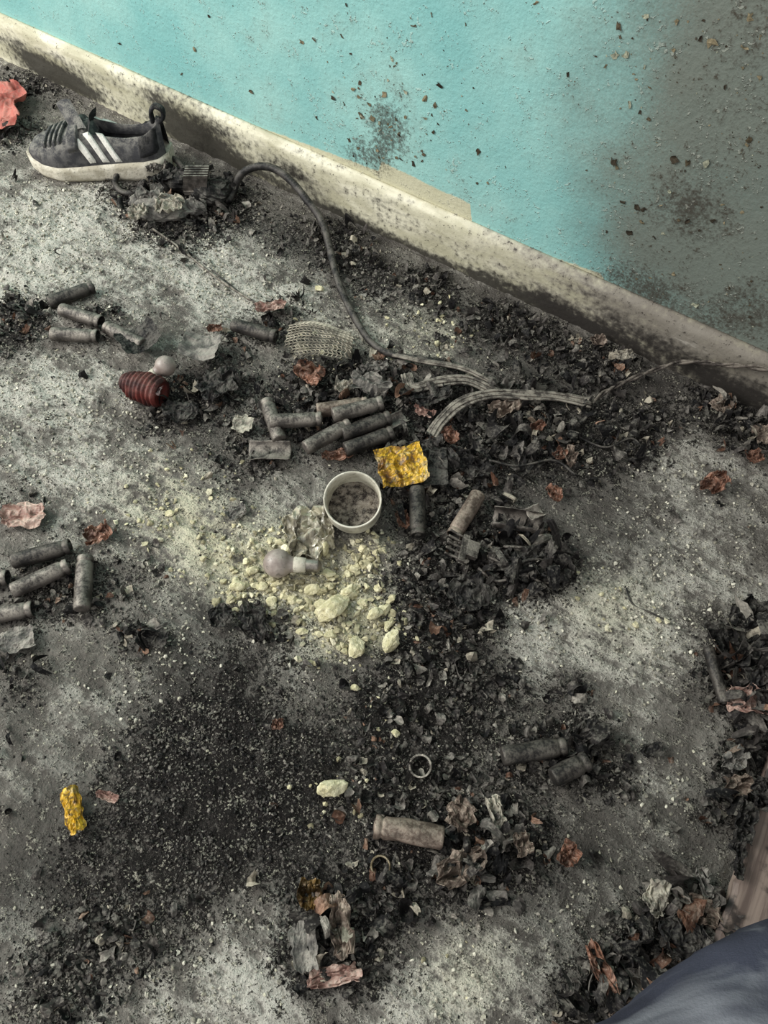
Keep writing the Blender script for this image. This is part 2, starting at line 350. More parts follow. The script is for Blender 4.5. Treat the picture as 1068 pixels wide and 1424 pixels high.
def flakes(acc, pts, size, cols, k=4, curl=.6, tilt=.5, asp=(.35, 1.), lift=0.):
    n = len(pts); g = np.linspace(-1, 1, k); U, Vv = np.meshgrid(g, g, indexing='ij'); U = U.ravel(); Vv = Vv.ravel()
    L = np.zeros((n, k*k, 3)); A = asp[0]+(asp[1]-asp[0])*rng.random(n)
    r = 1/np.maximum(1, np.sqrt(U*U+Vv*Vv)*.85)
    L[..., 0] = U*r; L[..., 1] = Vv*r*A[:, None]
    L[..., :2] += rng.normal(0, .42/k, (n, k*k, 2))*np.stack([np.ones(n), A], 1)[:, None]
    c = rng.normal(0, curl, (n, 3))
    L[..., 2] = c[:, :1]*L[..., 0]**2+c[:, 1:2]*L[..., 1]**2*2+c[:, 2:]*L[..., 0]*L[..., 1]+rng.normal(0, .3/k, (n, k*k))
    L *= (np.asarray(size)/2)[:, None, None]
    L = np.einsum('nij,nkj->nki', rots(n, tilt), L)
    L[..., 2] -= L[..., 2].min(1)[:, None]
    base = hf(pts[:, 0], pts[:, 1])-.0008+lift
    L[..., 0] += pts[:, :1]; L[..., 1] += pts[:, 1:2]; L[..., 2] += base[:, None]
    L[..., 1] = np.minimum(L[..., 1], -.001)
    f = gridF(k, k); Fc = (f[None]+(np.arange(n)*k*k)[:, None, None]).reshape(-1, 4)
    cc = np.repeat(cols, k*k, 0); cc = cc.copy(); cc[:, :3] *= (.7+.6*rng.random(len(cc)))[:, None]
    acc.add(L.reshape(-1, 3), Fc, cc)
ph = (1+5**.5)/2
IV = np.array([(-1,ph,0),(1,ph,0),(-1,-ph,0),(1,-ph,0),(0,-1,ph),(0,1,ph),(0,-1,-ph),(0,1,-ph),(ph,0,-1),(ph,0,1),(-ph,0,-1),(-ph,0,1)], float); IV /= np.linalg.norm(IV[0])
IF = np.array([(0,11,5),(0,5,1),(0,1,7),(0,7,10),(0,10,11),(1,5,9),(5,11,4),(11,10,2),(10,7,6),(7,1,8),(3,9,4),(3,4,2),(3,2,6),(3,6,8),(3,8,9),(4,9,5),(2,4,11),(6,2,10),(8,6,7),(9,8,1)])
def grains(acc, pts, size, cols, jit=.28, sink=.25):
    n = len(pts); L = IV[None]*(1+rng.normal(0, jit, (n, 12, 1)))
    L = L*np.stack([np.ones(n), .5+.5*rng.random(n), .35+.45*rng.random(n)], 1)[:, None]
    L *= (np.asarray(size)/2)[:, None, None]
    L = np.einsum('nij,nkj->nki', rots(n, .4), L)
    L[..., 2] -= L[..., 2].min(1)[:, None]
    base = hf(pts[:, 0], pts[:, 1])-np.asarray(size)*sink*.4
    L[..., 0] += pts[:, :1]; L[..., 1] += pts[:, 1:2]; L[..., 2] += base[:, None]
    L[..., 1] = np.minimum(L[..., 1], -.001)
    Fc = (IF[None]+(np.arange(n)*12)[:, None, None]).reshape(-1, 3)
    acc.add(L.reshape(-1, 3), Fc, np.repeat(cols, 12, 0))
def psz(n, a, b, p=2.2): return a+(b-a)*rng.random(n)**p
mflake = colmat('charred_debris_material', .75, 300, dust=.30, spec=.2)
mlump = colmat('powder_lump_material', .95, 300, spec=.1, dust=.0)
pal = BLK+[srgb(90, 64, 50), srgb(128, 100, 82), srgb(164, 156, 138)]
D = Mass()
n = 10500; p = sample(n, FLK, .18, 1.25)
flakes(D, p, psz(n, .002, .0125, 1.9), pick(pal, [5, 6, 5, 4, 3, 2, .5, .4, 1.3], n), 4)
n = 44000; p = sample(n, SOOT, .1, 1.25)
grains(D, p, psz(n, .0009, .0046, 2.6), pick(BLK, [6, 6, 5, 4, 2.4, 1.6], n))
n = 20000; p = sample(n, None, 0, 1)
grains(D, p, psz(n, .0007, .0036, 2.8), pick(BLK, [3, 3, 3, 2, 1, .5], n))
n = 900; p = sample(n, None, 0, 1)
flakes(D, p, psz(n, .003, .012, 2.5), pick(pal, [4, 5, 5, 4, 3, 2, 1, .8, 1], n), 5, .9)
PL = Mass()
n = 11000; p = sample(n, POW, .12, 1.2)
grains(PL, p, psz(n, .001, .0050, 2.8), pick([srgb(196, 192, 174), srgb(172, 168, 150), srgb(208, 204, 186), srgb(148, 144, 130)], [1, 1, 1, .8], n))
n = 4500; p = sample(n, None, 0, 1)
grains(PL, p, psz(n, .001, .0040, 2.8), pick([srgb(196, 192, 170), srgb(170, 166, 146)], [1, 1], n))
CORE = [(400,800,45,1),(350,800,38,.8),(460,830,45,1),(490,860,35,.9),(530,870,30,.8),(520,770,25,.8),(430,850,35,.9),(330,820,34,.6),(400,760,40,.7),(500,800,30,.6),(370,850,30,.5)]
ycol = [srgb(208, 201, 165), srgb(188, 181, 146), srgb(218, 212, 182), srgb(158, 151, 122)]
n = 640; p = sample(n, CORE, .12, 1)
grains(PL, p, psz(n, .0025, .0115, 2.2), pick(ycol, [2, 1.4, 1, 1.4], n))
n = 560; p = sample(n, YEL, .05, .8)
grains(PL, p, psz(n, .0025, .009, 2.2), pick(ycol, [2, 1, 1, 1], n))
PL.build('extinguisher_powder_lumps', mlump)
def pile(px, py, rp, n, smin, smax, pr=None, tilt=.65, lift=.008, curl=.9):
    n = int(n*.85); smax *= .88; smin *= .7
    c = P(px, py); R = rp*mpp(py); r = np.sqrt(rng.random(n))*R; t = rng.random(n)*6.283
    pts = np.stack([c[0]+r*np.cos(t), np.minimum(c[1]+r*np.sin(t), -.015)], 1)
    lf = rng.random(n)*lift*(1-r/R)
    flakes(D, pts, psz(n, smin, smax, 1.3), pick(pal, pr or [6, 6, 5, 4, 2.6, 1.8, .7, .6, 1.], n), 7, curl, tilt, (.15, .65), lf)
for q in [(1045,915,45,90,.012,.048),(1040,975,30,36,.012,.04),(800,1050,40,60,.012,.034),(690,600,90,110,.010,.032),(760,620,60,50,.01,.03),(560,570,80,70,.01,.03),
          (430,560,70,40,.01,.026),(640,790,50,70,.01,.028),(735,785,55,110,.012,.038),(660,1200,55,50,.012,.03),(700,1160,45,40,.01,.026),(460,1290,50,46,.012,.032),(890,1350,60,70,.012,.035),
          (960,1270,45,50,.012,.035),(1040,1040,24,24,.012,.03),(1010,1110,20,20,.01,.03),(1030,590,55,50,.01,.028),(1000,560,30,20,.01,.028),(250,565,45,30,.01,.028),(330,550,40,30,.01,.026),(400,450,50,30,.01,.026),
          (620,640,50,45,.01,.028),(590,690,50,40,.01,.028),(520,530,60,50,.01,.03),(650,480,60,60,.008,.020),(750,490,60,70,.008,.022),(830,515,40,40,.008,.022),(580,400,40,30,.008,.018),(355,870,30,18,.01,.028),
          (195,890,30,14,.01,.028),(30,930,35,14,.012,.03),(470,330,50,24,.008,.018),(300,300,45,34,.01,.028),(200,290,45,26,.01,.028),(620,870,60,70,.008,.022),(590,960,60,50,.006,.018),(800,560,60,46,.008,.026),
          (870,620,50,40,.008,.026),(820,1390,40,30,.01,.028),(540,1250,40,20,.01,.026),(30,455,30,16,.01,.028),(500,1050,60,30,.006,.016),(880,520,40,24,.008,.02),(790,955,25,16,.008,.02),(20,190,30,20,.01,.03),(700,700,40,24,.008,.024),
          (790,790,20,20,.008,.026),(20,1050,25,8,.008,.02),(440,950,50,18,.006,.016)]:
    pile(*q)
D.build('charred_debris', mflake)

# ================================================================== wall flecks
def wflecks(name, N):
    c1 = W(540, 170); pts = []
    for i in range(N):
        r = rng.random()
        if r < .3: pts.append((c1[0]+rng.normal(0, .06), c1[2]+rng.normal(0, .05)))
        elif r < .7:
            c = W(rng.uniform(840, 1068), rng.uniform(20, 480)); pts.append((c[0], c[2]))
        else:
            c = W(rng.uniform(50, 1068), rng.uniform(0, 420)); pts.append((c[0], c[2]))
    pts = np.array([q for q in pts if q[1] > .1]); n = len(pts)
    g = np.linspace(-1, 1, 3); U, Vv = np.meshgrid(g, g, indexing='ij'); U = U.ravel(); Vv = Vv.ravel()
    L = np.zeros((n, 9, 3)); a = rng.random(n)*3.14; s = psz(n, .001, .0065, 3.5)/2*1.3; A = .25+.7*rng.random(n)
    uu = (U[None]*s[:, None])+rng.normal(0, .25, (n, 9))*s[:, None]; vv = (Vv[None]*(s*A)[:, None])+rng.normal(0, .2, (n, 9))*s[:, None]
    L[..., 0] = pts[:, :1]+uu*np.cos(a)[:, None]-vv*np.sin(a)[:, None]; L[..., 2] = pts[:, 1:]+uu*np.sin(a)[:, None]+vv*np.cos(a)[:, None]
    L[..., 1] = .0118-rng.random((n, 9))*s[:, None]*.5
    Fc = (gridF(3, 3)[None]+(np.arange(n)*9)[:, None, None]).reshape(-1, 4)
    mk(name, L.reshape(-1, 3), Fc, mlump, np.repeat(pick([srgb(84, 76, 60), srgb(62, 56, 46), srgb(128, 118, 94), srgb(160, 162, 140)], [2, 1.4, 1.6, 1.2], n), 9, 0))
wflecks('soot_flecks_on_wall', 460)

# ================================================================== BATTERY CELLS
mcell = [sooty('burnt_cell_steel', srgb(58, 54, 50), srgb(98, 92, 86), .5, .3, 70, .55, srgb(166, 159, 145)),
         sooty('burnt_cell_steel_dark', srgb(34, 32, 30), srgb(64, 60, 56), .55, .3, 70, .4, srgb(136, 130, 118)),
         sooty('burnt_cell_steel_brown', srgb(80, 69, 60), srgb(124, 109, 97), .6, .25, 60, .6, srgb(172, 160, 143))]
mdark = sooty('charred_inside', srgb(14, 13, 13), srgb(34, 32, 30), .9, 0, 200, .1)
def cell(A, B, z=0., m=0, opened=False, L=.065, r=.0094, dent=.07, name='battery_cell'):
    prof = [(0, .0), (.6*r, .0), (.86*r, .0003), (.97*r, .0012), (r, .003)]+[(r, .003+(L-.0125)*i/9) for i in range(1, 10)]
    prof += [(.9*r, L-.0082), (.87*r, L-.0072), (.9*r, L-.0062), (.99*r, L-.0052), (r, L-.004), (r, L-.0015), (.95*r, L-.0003), (.86*r, L)]
    if opened: prof += [(.82*r, L-.001), (.8*r, L-.006), (.8*r, L-.02), (.4*r, L-.022), (0, L-.022)]
    else: prof += [(.72*r, L-.0004), (.7*r, L-.0018), (.52*r, L-.002), (.45*r, L+.0004), (.3*r, L+.0012), (0, L+.0012)]
    V, Fc = lathe(prof, 26)
    sd = int(rng.integers(1, 90)); a = np.arctan2(V[:, 1], V[:, 0])
    k = 1+dent*2*(fbm(np.cos(a)*1.3+V[:, 2]*45, np.sin(a)*1.3+3, sd, 3)-.5)
    V[:, 0] *= k; V[:, 1] *= k
    V = np.stack([V[:, 2]-L/2, V[:, 0], V[:, 1]], 1)
    ob = mk(name, V, Fc, [mcell[m], mdark], smooth=True)
    if opened:
        npf = len(prof)-1; idx = np.arange(len(Fc)) % npf; ob.data.polygons.foreach_set('material_index', (idx > npf-5).astype(np.int32))
    A = P(A[0], A[1], r+z); B = P(B[0], B[1], r+z); c = (A+B)/2; d = B-A
    zz = h1(c[0], c[1])+r*.93+z
    place(ob, (c[0], c[1], zz), x_dir=d)
    return ob
cells = [((66,424),(134,400),.002,1,0),((88,434),(140,450),.003,0,1),((68,466),(142,470),.002,0,1),((200,482),(148,456),.004,0,1),
 ((322,452),(386,470),.008,1,0),((386,604),(374,568),.006,0,1),((378,590),(446,586),.010,0,0),((446,574),(506,566),.008,2,1),((462,580),(532,562),.020,0,0),
 ((422,626),(488,590),.012,0,0),((478,606),(540,584),.008,1,0),((480,628),(546,604),.004,1,0),((580,682),(581,748),.006,1,0),((664,690),(632,744),.006,2,1),
 ((18,784),(102,762),.004,1,0),((14,826),(102,786),.006,0,0),((116,860),(122,770),.001,0,0),((-35,862),(46,848),.001,0,1),((-70,812),(12,804),.003,0,1)]
for A, B, z, m, o in cells: cell(A, B, z, m, bool(o))
cell((614,1166), (524,1150), .003, 2, False, L=.066, r=.0105, dent=.28)
cell((706,1052), (776,1040), .004, 1, True, dent=.15)
cell((770,1082), (812,1060), .008, 1, True, L=.04, dent=.2)
cell((985,905), (1005,975), .006, 1, False, L=.06, r=.006, dent=.2)
def shell(name, px, py, L, r, arc, ang, mat, z=.0, sd=1, wob=.12, flare=0.):
    nu, nv = 22, 16; u = np.linspace(-.5, .5, nu); t = np.linspace(-arc/2, arc/2, nv); U, T = np.meshgrid(u, t, indexing='ij')
    q = r*(1+wob*2*(fbm(U*5, T*1.5, sd, 3)-.5)+flare*U)
    ed = (1+.12*(fbm(T*4, T*0, sd+3, 2)-.5))
    V = np.stack([U*L*ed, q*np.sin(T), -q*np.cos(T)], -1).reshape(-1, 3); V[:, 2] -= V[:, 2].min()
    ob = mk(name, V, gridF(nu, nv), mat, smooth=True)
    m = ob.modifiers.new('s', 'SOLIDIFY'); m.thickness = .0009
    c = P(px, py, .004); place(ob, (c[0], c[1], h1(c[0], c[1])+.0008+z), z_rot=PSI+math.radians(ang)); return ob
mtar = sooty('tarnished_metal', srgb(120, 114, 105), srgb(160, 153, 141), .5, .5, 90, .3)
shell('split_battery_casing', 718, 734, .058, .012, 4.2, -10, mcell[0], .006, 3)
shell('split_battery_casing', 740, 726, .018, .008, 2.6, 25, mtar, .020, 5)
shell('split_battery_casing', 376, 634, .052, .014, 2.4, 0, mcell[0], .006, 6)
shell('split_battery_casing', 545, 598, .040, .010, 2.4, 30, mcell[0], .012, 8)

# flaps / curved sheets
mgrey = sooty('grey_ash_sheet', srgb(84, 82, 78), srgb(124, 120, 113), .85, 0, 60, .35, spec=.15)
mblk = sooty('charred_sheet', srgb(20, 19, 19), srgb(42, 40, 38), .7, 0, 60, .16, spec=.2)
mpale = sooty('powdered_sheet', srgb(116, 111, 101), srgb(170, 164, 147), .9, 0, 80, .5, spec=.15)
mcop = sooty('scorched_copper_foil', srgb(66, 44, 34), srgb(136, 96, 76), .5, .25, 60, .4, srgb(178, 156, 140))
mpink = sooty('scorched_pink_foil', srgb(122, 92, 82), srgb(180, 150, 136), .6, .1, 50, .4)
def crumple(name, px, py, sx, sy, ang, amp, mat, sd, curl=0., z=0., k=26, fr=1.6, smooth=False, rag=.25, bend=0.):
    g = np.linspace(-1, 1, k); U, V_ = np.meshgrid(g, g, indexing='ij')
    th = np.arctan2(V_, U); rr = np.maximum(abs(U), abs(V_)); rc = np.sqrt(U*U+V_*V_)+1e-9
    rd_ = .5 if rag > .12 else .06
    sc_ = (1-rr*rd_)+rr*rd_*rr/rc; sc_ = sc_*(1-rag*rr*fbm(np.cos(th)*2.2+5, np.sin(th)*2.2+5, sd+40, 3))
    U2 = U*sc_; V2 = V_*sc_
    rd = lambda f, s: 1-abs(2*vn(U*f+9, V_*f+9, s)-1)
    zz = amp*(rd(fr, sd)+.55*rd(fr*2.1, sd+1)+.3*rd(fr*4.3, sd+2)+.12*rd(fr*9, sd+3)) + curl*(U2**2) + bend*V2**2
    Xo = U2*sx/2+amp*.7*(vn(U*fr*2, V_*fr*2, sd+7)-.5); Yo = V2*sy/2+amp*.7*(vn(U*fr*2, V_*fr*2, sd+8)-.5)
    zz = zz-zz.min()
    V = np.stack([Xo, Yo, zz], -1).reshape(-1, 3)
    ob = mk(name, V, gridF(k, k), mat, smooth=smooth)
    m = ob.modifiers.new('s', 'SOLIDIFY'); m.thickness = .0005
    c = P(px, py, .004); place(ob, (c[0], c[1], h1(c[0], c[1])+.0012+z), z_rot=PSI+math.radians(ang)); return ob
crumple('charred_card_flap', 198, 484, .056, .046, 35, .004, mblk, 3, .012, .014, rag=.1)
crumple('grey_ash_flap', 284, 496, .054, .044, -10, .003, mgrey, 4, .010, .018, rag=.1)
crumple('grey_ash_flap', 340, 600, .036, .034, -10, .003, mpale, 5, .005, .012, rag=.4)
crumple('grey_ash_flap', 425, 1320, .032, .052, 10, .003, mgrey, 6, .006, .010, rag=.5)
crumple('grey_ash_flap', 28, 893, .05, .035, 20, .004, mgrey, 7, .004, .004, rag=.4)
crumple('grey_ash_flap', 905, 1045, .03, .02, 20, .003, mblk, 8, .004, .001, rag=.5)
crumple('charred_card_flap', 218, 890, .035, .025, -20, .004, mblk, 9, .004, .002, rag=.4)
crumple('charred_card_flap', 330, 715, .03, .022, 40, .004, mgrey, 10, .004, .001, rag=.4)
crumple('charred_card_flap', 1000, 570, .035, .03, 40, .004, mcell[2], 19, .004, .006, rag=.3)
for i, (px, py, sx, sy, an, am, mt) in enumerate([
    (37,722,.060,.038,-5,.008,mpink),(990,677,.040,.026,30,.012,mcop),(140,748,.034,.03,20,.008,mcop),(1032,980,.032,.05,80,.012,mpink),(432,528,.045,.032,-35,.012,mcop),
    (378,436,.05,.02,10,.008,mpink),(788,1190,.024,.020,50,.008,mcop),(832,1350,.014,.055,25,.009,mcop),(640,1205,.055,.03,25,.012,mcell[2]),(690,1135,.018,.04,20,.009,mpale),
    (640,1135,.03,.03,60,.01,mcell[2]),(475,1285,.024,.06,10,.010,mcell[2]),(465,1358,.055,.018,10,.008,mpink),(432,1243,.024,.030,0,.008,sooty('scorched_yellow_foil_dark', srgb(50, 37, 18), srgb(108, 82, 38), .4, .4, 60, .1)),
    (910,1250,.035,.024,60,.010,mpale),(965,1265,.024,.045,60,.012,mcell[2]),(940,1300,.04,.04,10,.012,mblk),(310,860,.03,.03,10,.007,mblk),(357,868,.03,.05,30,.012,mblk),(700,575,.05,.025,20,.012,mcell[2]),
    (470,638,.045,.018,10,.008,mcop),(745,600,.022,.014,20,.008,mcop),(790,640,.018,.03,10,.01,mcell[2]),(388,1010,.014,.012,10,.005,mcop),(155,1110,.026,.010,-20,.004,mpink),
    (1058,610,.03,.03,10,.01,mcell[2]),(768,690,.020,.024,20,.008,mcop),(1058,870,.03,.05,30,.014,mblk),(1000,895,.03,.05,20,.014,mblk),(830,480,.025,.02,10,.008,mcell[2]),(1020,1095,.03,.02,10,.01,mcell[2]),
    (600,560,.06,.03,20,.012,mblk),(515,545,.06,.035,-20,.014,mgrey),(612,644,.03,.06,40,.014,mblk),(660,655,.05,.03,-20,.012,mblk),(865,500,.03,.02,10,.008,mpale),(590,580,.03,.014,-20,.008,mpink),
    (735,790,.075,.045,15,.016,mblk),(650,830,.05,.05,40,.012,mblk),(1040,905,.06,.05,60,.018,mblk),(1060,960,.05,.06,20,.018,mblk),(1030,860,.05,.03,40,.014,mblk),(305,545,.06,.05,30,.012,mblk),(255,580,.05,.04,0,.010,mblk),
    (820,1030,.04,.04,30,.012,mblk),(765,800,.04,.05,50,.014,mblk),(560,728,.018,.026,20,.007,mcop),(775,640,.02,.014,50,.007,mcop),(520,520,.04,.02,15,.010,mgrey),(480,545,.03,.018,30,.008,mpale),(1045,640,.024,.02,10,.008,mcop),
    (625,612,.02,.03,30,.008,mcop),(725,1175,.018,.024,10,.008,mcell[2]),(300,462,.022,.014,0,.006,mcop),(1015,1060,.03,.02,30,.01,mgrey),(860,1400,.03,.016,60,.008,mcell[2]),(975,1230,.014,.03,10,.008,mgrey)]):
    crumple('crumpled_foil_scrap' if mt is not mblk else 'charred_paper_scrap', px, py, sx, sy, an, am*.8, mt, 20+i*3, .004, .005)

# yellow foil packets
byl = NB('yellow_gold_foil'); n1 = byl.noise(40, 5, .6); n2 = byl.noise(22, 5, .65, 1.)
cc = byl.mix(byl.rng(n1, .3, .7), srgb(164, 122, 20), srgb(212, 172, 46)); cc = byl.mix(byl.math('MULTIPLY', byl.rng(n2, .46, .58), .9), cc, srgb(98, 60, 28))
cc = byl.mix(byl.math('MULTIPLY', byl.rng(byl.noise(220, 4), .5, .60), .7), cc, srgb(54, 42, 28))
cc = byl.mix(byl.math('MULTIPLY', byl.rng(byl.noise(50, 5, .7, .5), .54, .66), .6), cc, srgb(178, 166, 130))
myel = byl.fin(cc, .42, .15, byl.bump(n1, .8, .003), .5)
crumple('yellow_foil_packet', 558, 665, .062, .058, 12, .0062, myel, 81, .006, .022, rag=.115, fr=1.8, k=34)
crumple('charred_card_flap', 588, 660, .062, .058, 0, .004, mblk, 84, .002, .014, rag=.1)
crumple('yellow_foil_wrapper', 106, 1128, .021, .050, 22, .0045, myel, 85, -.006, .003, rag=.2, fr=1.8)
# red cloth
mred = sooty('coral_red_cloth', srgb(122, 62, 54), srgb(176, 98, 86), .9, 0, 30, .2)
crumple('red_cloth', -12, 158, .13, .18, 10, .022, mred, 91, 0, .0, k=60, fr=1.3, smooth=True)

mpl = sooty('crumpled_cellophane', srgb(108, 102, 88), srgb(184, 178, 154), .25, .1, 50, .4, spec=.8)
crumple('crumpled_cellophane_wrap', 432, 748, .07, .075, 20, .018, mpl, 95, -.008, .002, k=34, fr=1.8, rag=.35)

# yellow rock chunks
def rock(name, px, py, s, mat, sd, flat=.5, asp=.8, ang=0):
    import bmesh
    bm_ = bmesh.new(); bmesh.ops.create_icosphere(bm_, subdivisions=3, radius=1)
    r2 = np.random.default_rng(sd)
    planes = r2.normal(size=(15, 3)); planes /= np.linalg.norm(planes, axis=1)[:, None]; dd = .5+.4*r2.random(15)
    me = bpy.data.meshes.new(name)
    for v in bm_.verts:
        p_ = np.array(v.co); k_ = 1.0
        for q_, d_ in zip(planes, dd):
            t_ = p_@q_
            if t_ > 1e-4: k_ = min(k_, d_/t_)
        p_ = p_*k_; p_ += r2.normal(0, .025, 3); v.co = Vector((p_[0]*s/2*1.2, p_[1]*s*asp/2*1.2, p_[2]*s*flat/2*1.2))
    bm_.to_mesh(me); bm_.free(); me.materials.append(mat)
    ob = bpy.data.objects.new(name, me); sc.collection.objects.link(ob)
    c = P(px, py, .004); zmin = min(v.co.z for v in me.vertices)
    place(ob, (c[0], c[1], h1(c[0], c[1])-zmin-.0015), z_rot=PSI+math.radians(ang)); return ob
myk = sooty('pale_yellow_chunk', srgb(186, 179, 140), srgb(218, 211, 176), .95, 0, 120, .0, bd=.002)
for i, q in enumerate([(462,852,.042,.5,.6,40),(495,905,.028,.6,.8,70),(545,895,.026,.6,.7,60),(458,800,.014,.7,.8,0),(330,815,.018,.7,.8,0),(352,795,.014,.7,.8,30),(378,838,.014,.6,.8,0),(408,835,.013,.7,.8,0),
     (520,858,.018,.6,.8,10),(535,850,.016,.6,.8,60),(485,825,.024,.4,.7,20),(505,840,.014,.5,.8,0),(436,822,.018,.6,.7,10),(420,880,.012,.5,.8,0),(460,885,.014,.5,.8,0),(452,768,.016,1.2,.6,80),(460,1098,.030,.5,.6,15),(495,958,.011,.8,.8,0),
     (365,815,.014,.6,.8,0),(322,835,.012,.6,.8,0),(448,840,.016,.5,.8,0),(495,790,.012,.6,.8,0),(525,818,.012,.6,.8,0),(385,812,.013,.6,.8,20),(540,870,.013,.6,.8,20),(235,715,.012,.6,.8,0),(550,1020,.009,.7,.8,0),
     (350,860,.010,.7,.8,0),(445,402,.014,.6,.7,0)]):
    rock('yellow_rock_chunk', q[0], q[1], q[2], myk, 200+i, q[3], q[4], q[5])

# ================================================================== CUP
mcup = sooty('dirty_white_ceramic', srgb(176, 171, 152), srgb(212, 208, 191), .4, 0, 40, .0, spec=.5)
mash = sooty('ash_in_cup', srgb(46, 40, 37), srgb(110, 99, 89), .95, 0, 120, .5)
Rc, Hc = .0325, .052
A_ = Acc()
prof = [(0, .0), (.8*Rc, 0), (.9*Rc, .0015), (.96*Rc, .006), (Rc, .015), (Rc, .038), (Rc*1.01, Hc-.004), (Rc*1.02, Hc-.001), (Rc*1.0, Hc), (Rc*.96, Hc-.0005), (Rc*.94, Hc-.003), (Rc*.93, .02), (Rc*.88, .006), (0, .004)]
V, Fc = lathe(prof, 48); A_.add(V, Fc, 0)
nr, na = 18, 40; rr = np.linspace(0, Rc*.93, nr); aa = np.arange(na)/na*2*math.pi; AA, RR = np.meshgrid(aa, rr, indexing='ij')
zz = .013+.012*fbm(RR*np.cos(AA)*90, RR*np.sin(AA)*90, 8, 4)-.14*RR*np.sin(AA)+.12*RR*np.cos(AA)
A_.add(np.stack([RR*np.cos(AA), RR*np.sin(AA), zz], -1).reshape(-1, 3), gridF(na, nr, True), 1)
cup = A_.build('ceramic_cup', [mcup, mash])
c = P(493, 712, 0.0); place(cup, (c[0], c[1], h1(c[0], c[1])+.005), z_rot=PSI, tilt=Matrix.Rotation(math.radians(18), 4, 'X'))

# ================================================================== BULBS
mbulb = sooty('smoked_bulb_glass', srgb(128, 116, 108), srgb(160, 148, 138), .4, 0, 30, .3, spec=.5)
mwh = sooty('bulb_collar_white', srgb(160, 154, 138), srgb(196, 190, 172), .6, 0, 50, .2)
mth = sooty('bulb_screw_metal', srgb(90, 86, 80), srgb(140, 134, 124), .4, .7, 60, .3)
def bulb(px, py, r, ang, z=0., tilt=0.):
    A_ = Acc(); t = np.linspace(0, 2.45, 22)
    prof = [(r*math.sin(q), -r*math.cos(q)) for q in t]+[(r*.56, r*.95), (r*.5, r*1.15)]
    V, Fc = lathe(prof, 32); A_.add(V, Fc, 0)
    V, Fc = lathe([(r*.5, r*1.1), (r*.56, r*1.15), (r*.5, r*1.9), (r*.42, r*1.95)], 32); A_.add(V, Fc, 1)
    pr = []
    for i in range(13): pr.append((r*(.42+(.04 if i % 2 else 0)), r*(1.95+i*.07)))
    pr += [(r*.2, r*2.95), (0, r*3.0)]
    V, Fc = lathe(pr, 28); A_.add(V, Fc, 2)
    for i in range(len(A_.V)):
        v = A_.V[i]; A_.V[i] = np.stack([v[:, 2], v[:, 0], v[:, 1]], 1)
    ob = A_.build('light_bulb', [mbulb, mwh, mth])
    c = P(px, py, r); place(ob, (c[0], c[1], h1(c[0], c[1])+r*.97+z), z_rot=PSI+math.radians(ang), tilt=Matrix.Rotation(tilt, 4, 'Y')); return ob
bulb(387, 786, .0165, -4, .002)
# dark red ribbed plastic body: rounded, finely ribbed, lying on its side
mribs = sooty('dark_red_plastic', srgb(50, 22, 20), srgb(98, 40, 34), .6, 0, 50, .5, srgb(122, 98, 88), spec=.3)
A_ = Acc(); pr = [(0, -.031), (.009, -.030)]
for i in range(9):
    q = -.028+i*.0062; rr_ = .0225*math.sqrt(max(.12, 1-((q-.006)/.040)**2))
    pr += [(rr_*.91, q), (rr_, q+.001), (rr_, q+.0032), (rr_*.91, q+.0042)]
pr += [(.018, .029), (.015, .026), (0, .022)]
V, Fc = lathe(pr, 36); V = np.stack([V[:, 2], V[:, 0], V[:, 1]], 1); V[:, 1] *= 1+.24*(fbm(V[:, 0]*60, V[:, 2]*60, 4)-.5)*2; V[:, 2] *= .92; A_.add(V, Fc, 0)
ob = A_.build('red_ribbed_spool', [mribs]); c = P(200, 542, .02); place(ob, (c[0], c[1], h1(c[0], c[1])+.0205), z_rot=PSI+math.radians(-22))
bulb(234, 520, .0135, 215, .014, .25)
crumple('pink_white_plastic_scrap', 224, 558, .016, .026, 10, .006, sooty('pink_white_plastic', srgb(130, 54, 50), srgb(205, 190, 186), .5, 0, 120, .1), 305, 0, .022)

# ================================================================== RINGS
def ring(px, py, R, r, h, mat, tx=0., z=.0):
    V, Fc = lathe([(R-r, 0), (R, 0), (R+.0004, h*.5), (R, h), (R-r, h), (R-r, 0)], 36)
    ob = mk('metal_ring', V, Fc, mat, smooth=False); bev(ob, .0003); c = P(px, py, .004); place(ob, (c[0], c[1], h1(c[0], c[1])+.003+z), z_rot=0, tilt=Matrix.Rotation(tx, 4, 'X'))
mring = sooty('tarnished_ring_metal', srgb(84, 80, 74), srgb(150, 144, 132), .35, .8, 80, .2)
ring(585, 1066, .0115, .0020, .006, mring, .2); ring(530, 1204, .0095, .0018, .005, sooty('bronze_ring', srgb(90, 80, 58), srgb(130, 118, 92), .35, .8, 80, .2), .25)

# ================================================================== PERFORATED MESH
mmesh = sooty('powdered_wire_mesh', srgb(124, 119, 106), srgb(178, 171, 152), .7, .2, 60, .3)
k = 17; g = np.linspace(-1, 1, k); U, V_ = np.meshgrid(g, g, indexing='ij'); U = U+(np.arange(k)[None] % 2)*.06
rr = np.sqrt(U**2+V_**2)
zz = .018*np.clip(1-rr**2*.55, 0, 1)+.006*vn(U*2+4, V_*2+4, 6)
V = np.stack([U*.044, V_*.030*(1-.25*U), zz], -1).reshape(-1, 3); Fc = gridF(k, k); cen = V[Fc].mean(1)
Fc = Fc[(cen[:, 0]/.045)**2+(cen[:, 1]/.034)**2 < 1.05]
ob = mk('perforated_metal_mesh', V, Fc, mmesh); m = ob.modifiers.new('w', 'WIREFRAME'); m.thickness = .0020; m.use_even_offset = False
c = P(444, 486, .006); place(ob, (c[0], c[1], h1(c[0], c[1])+.010), z_rot=PSI+math.radians(-8))

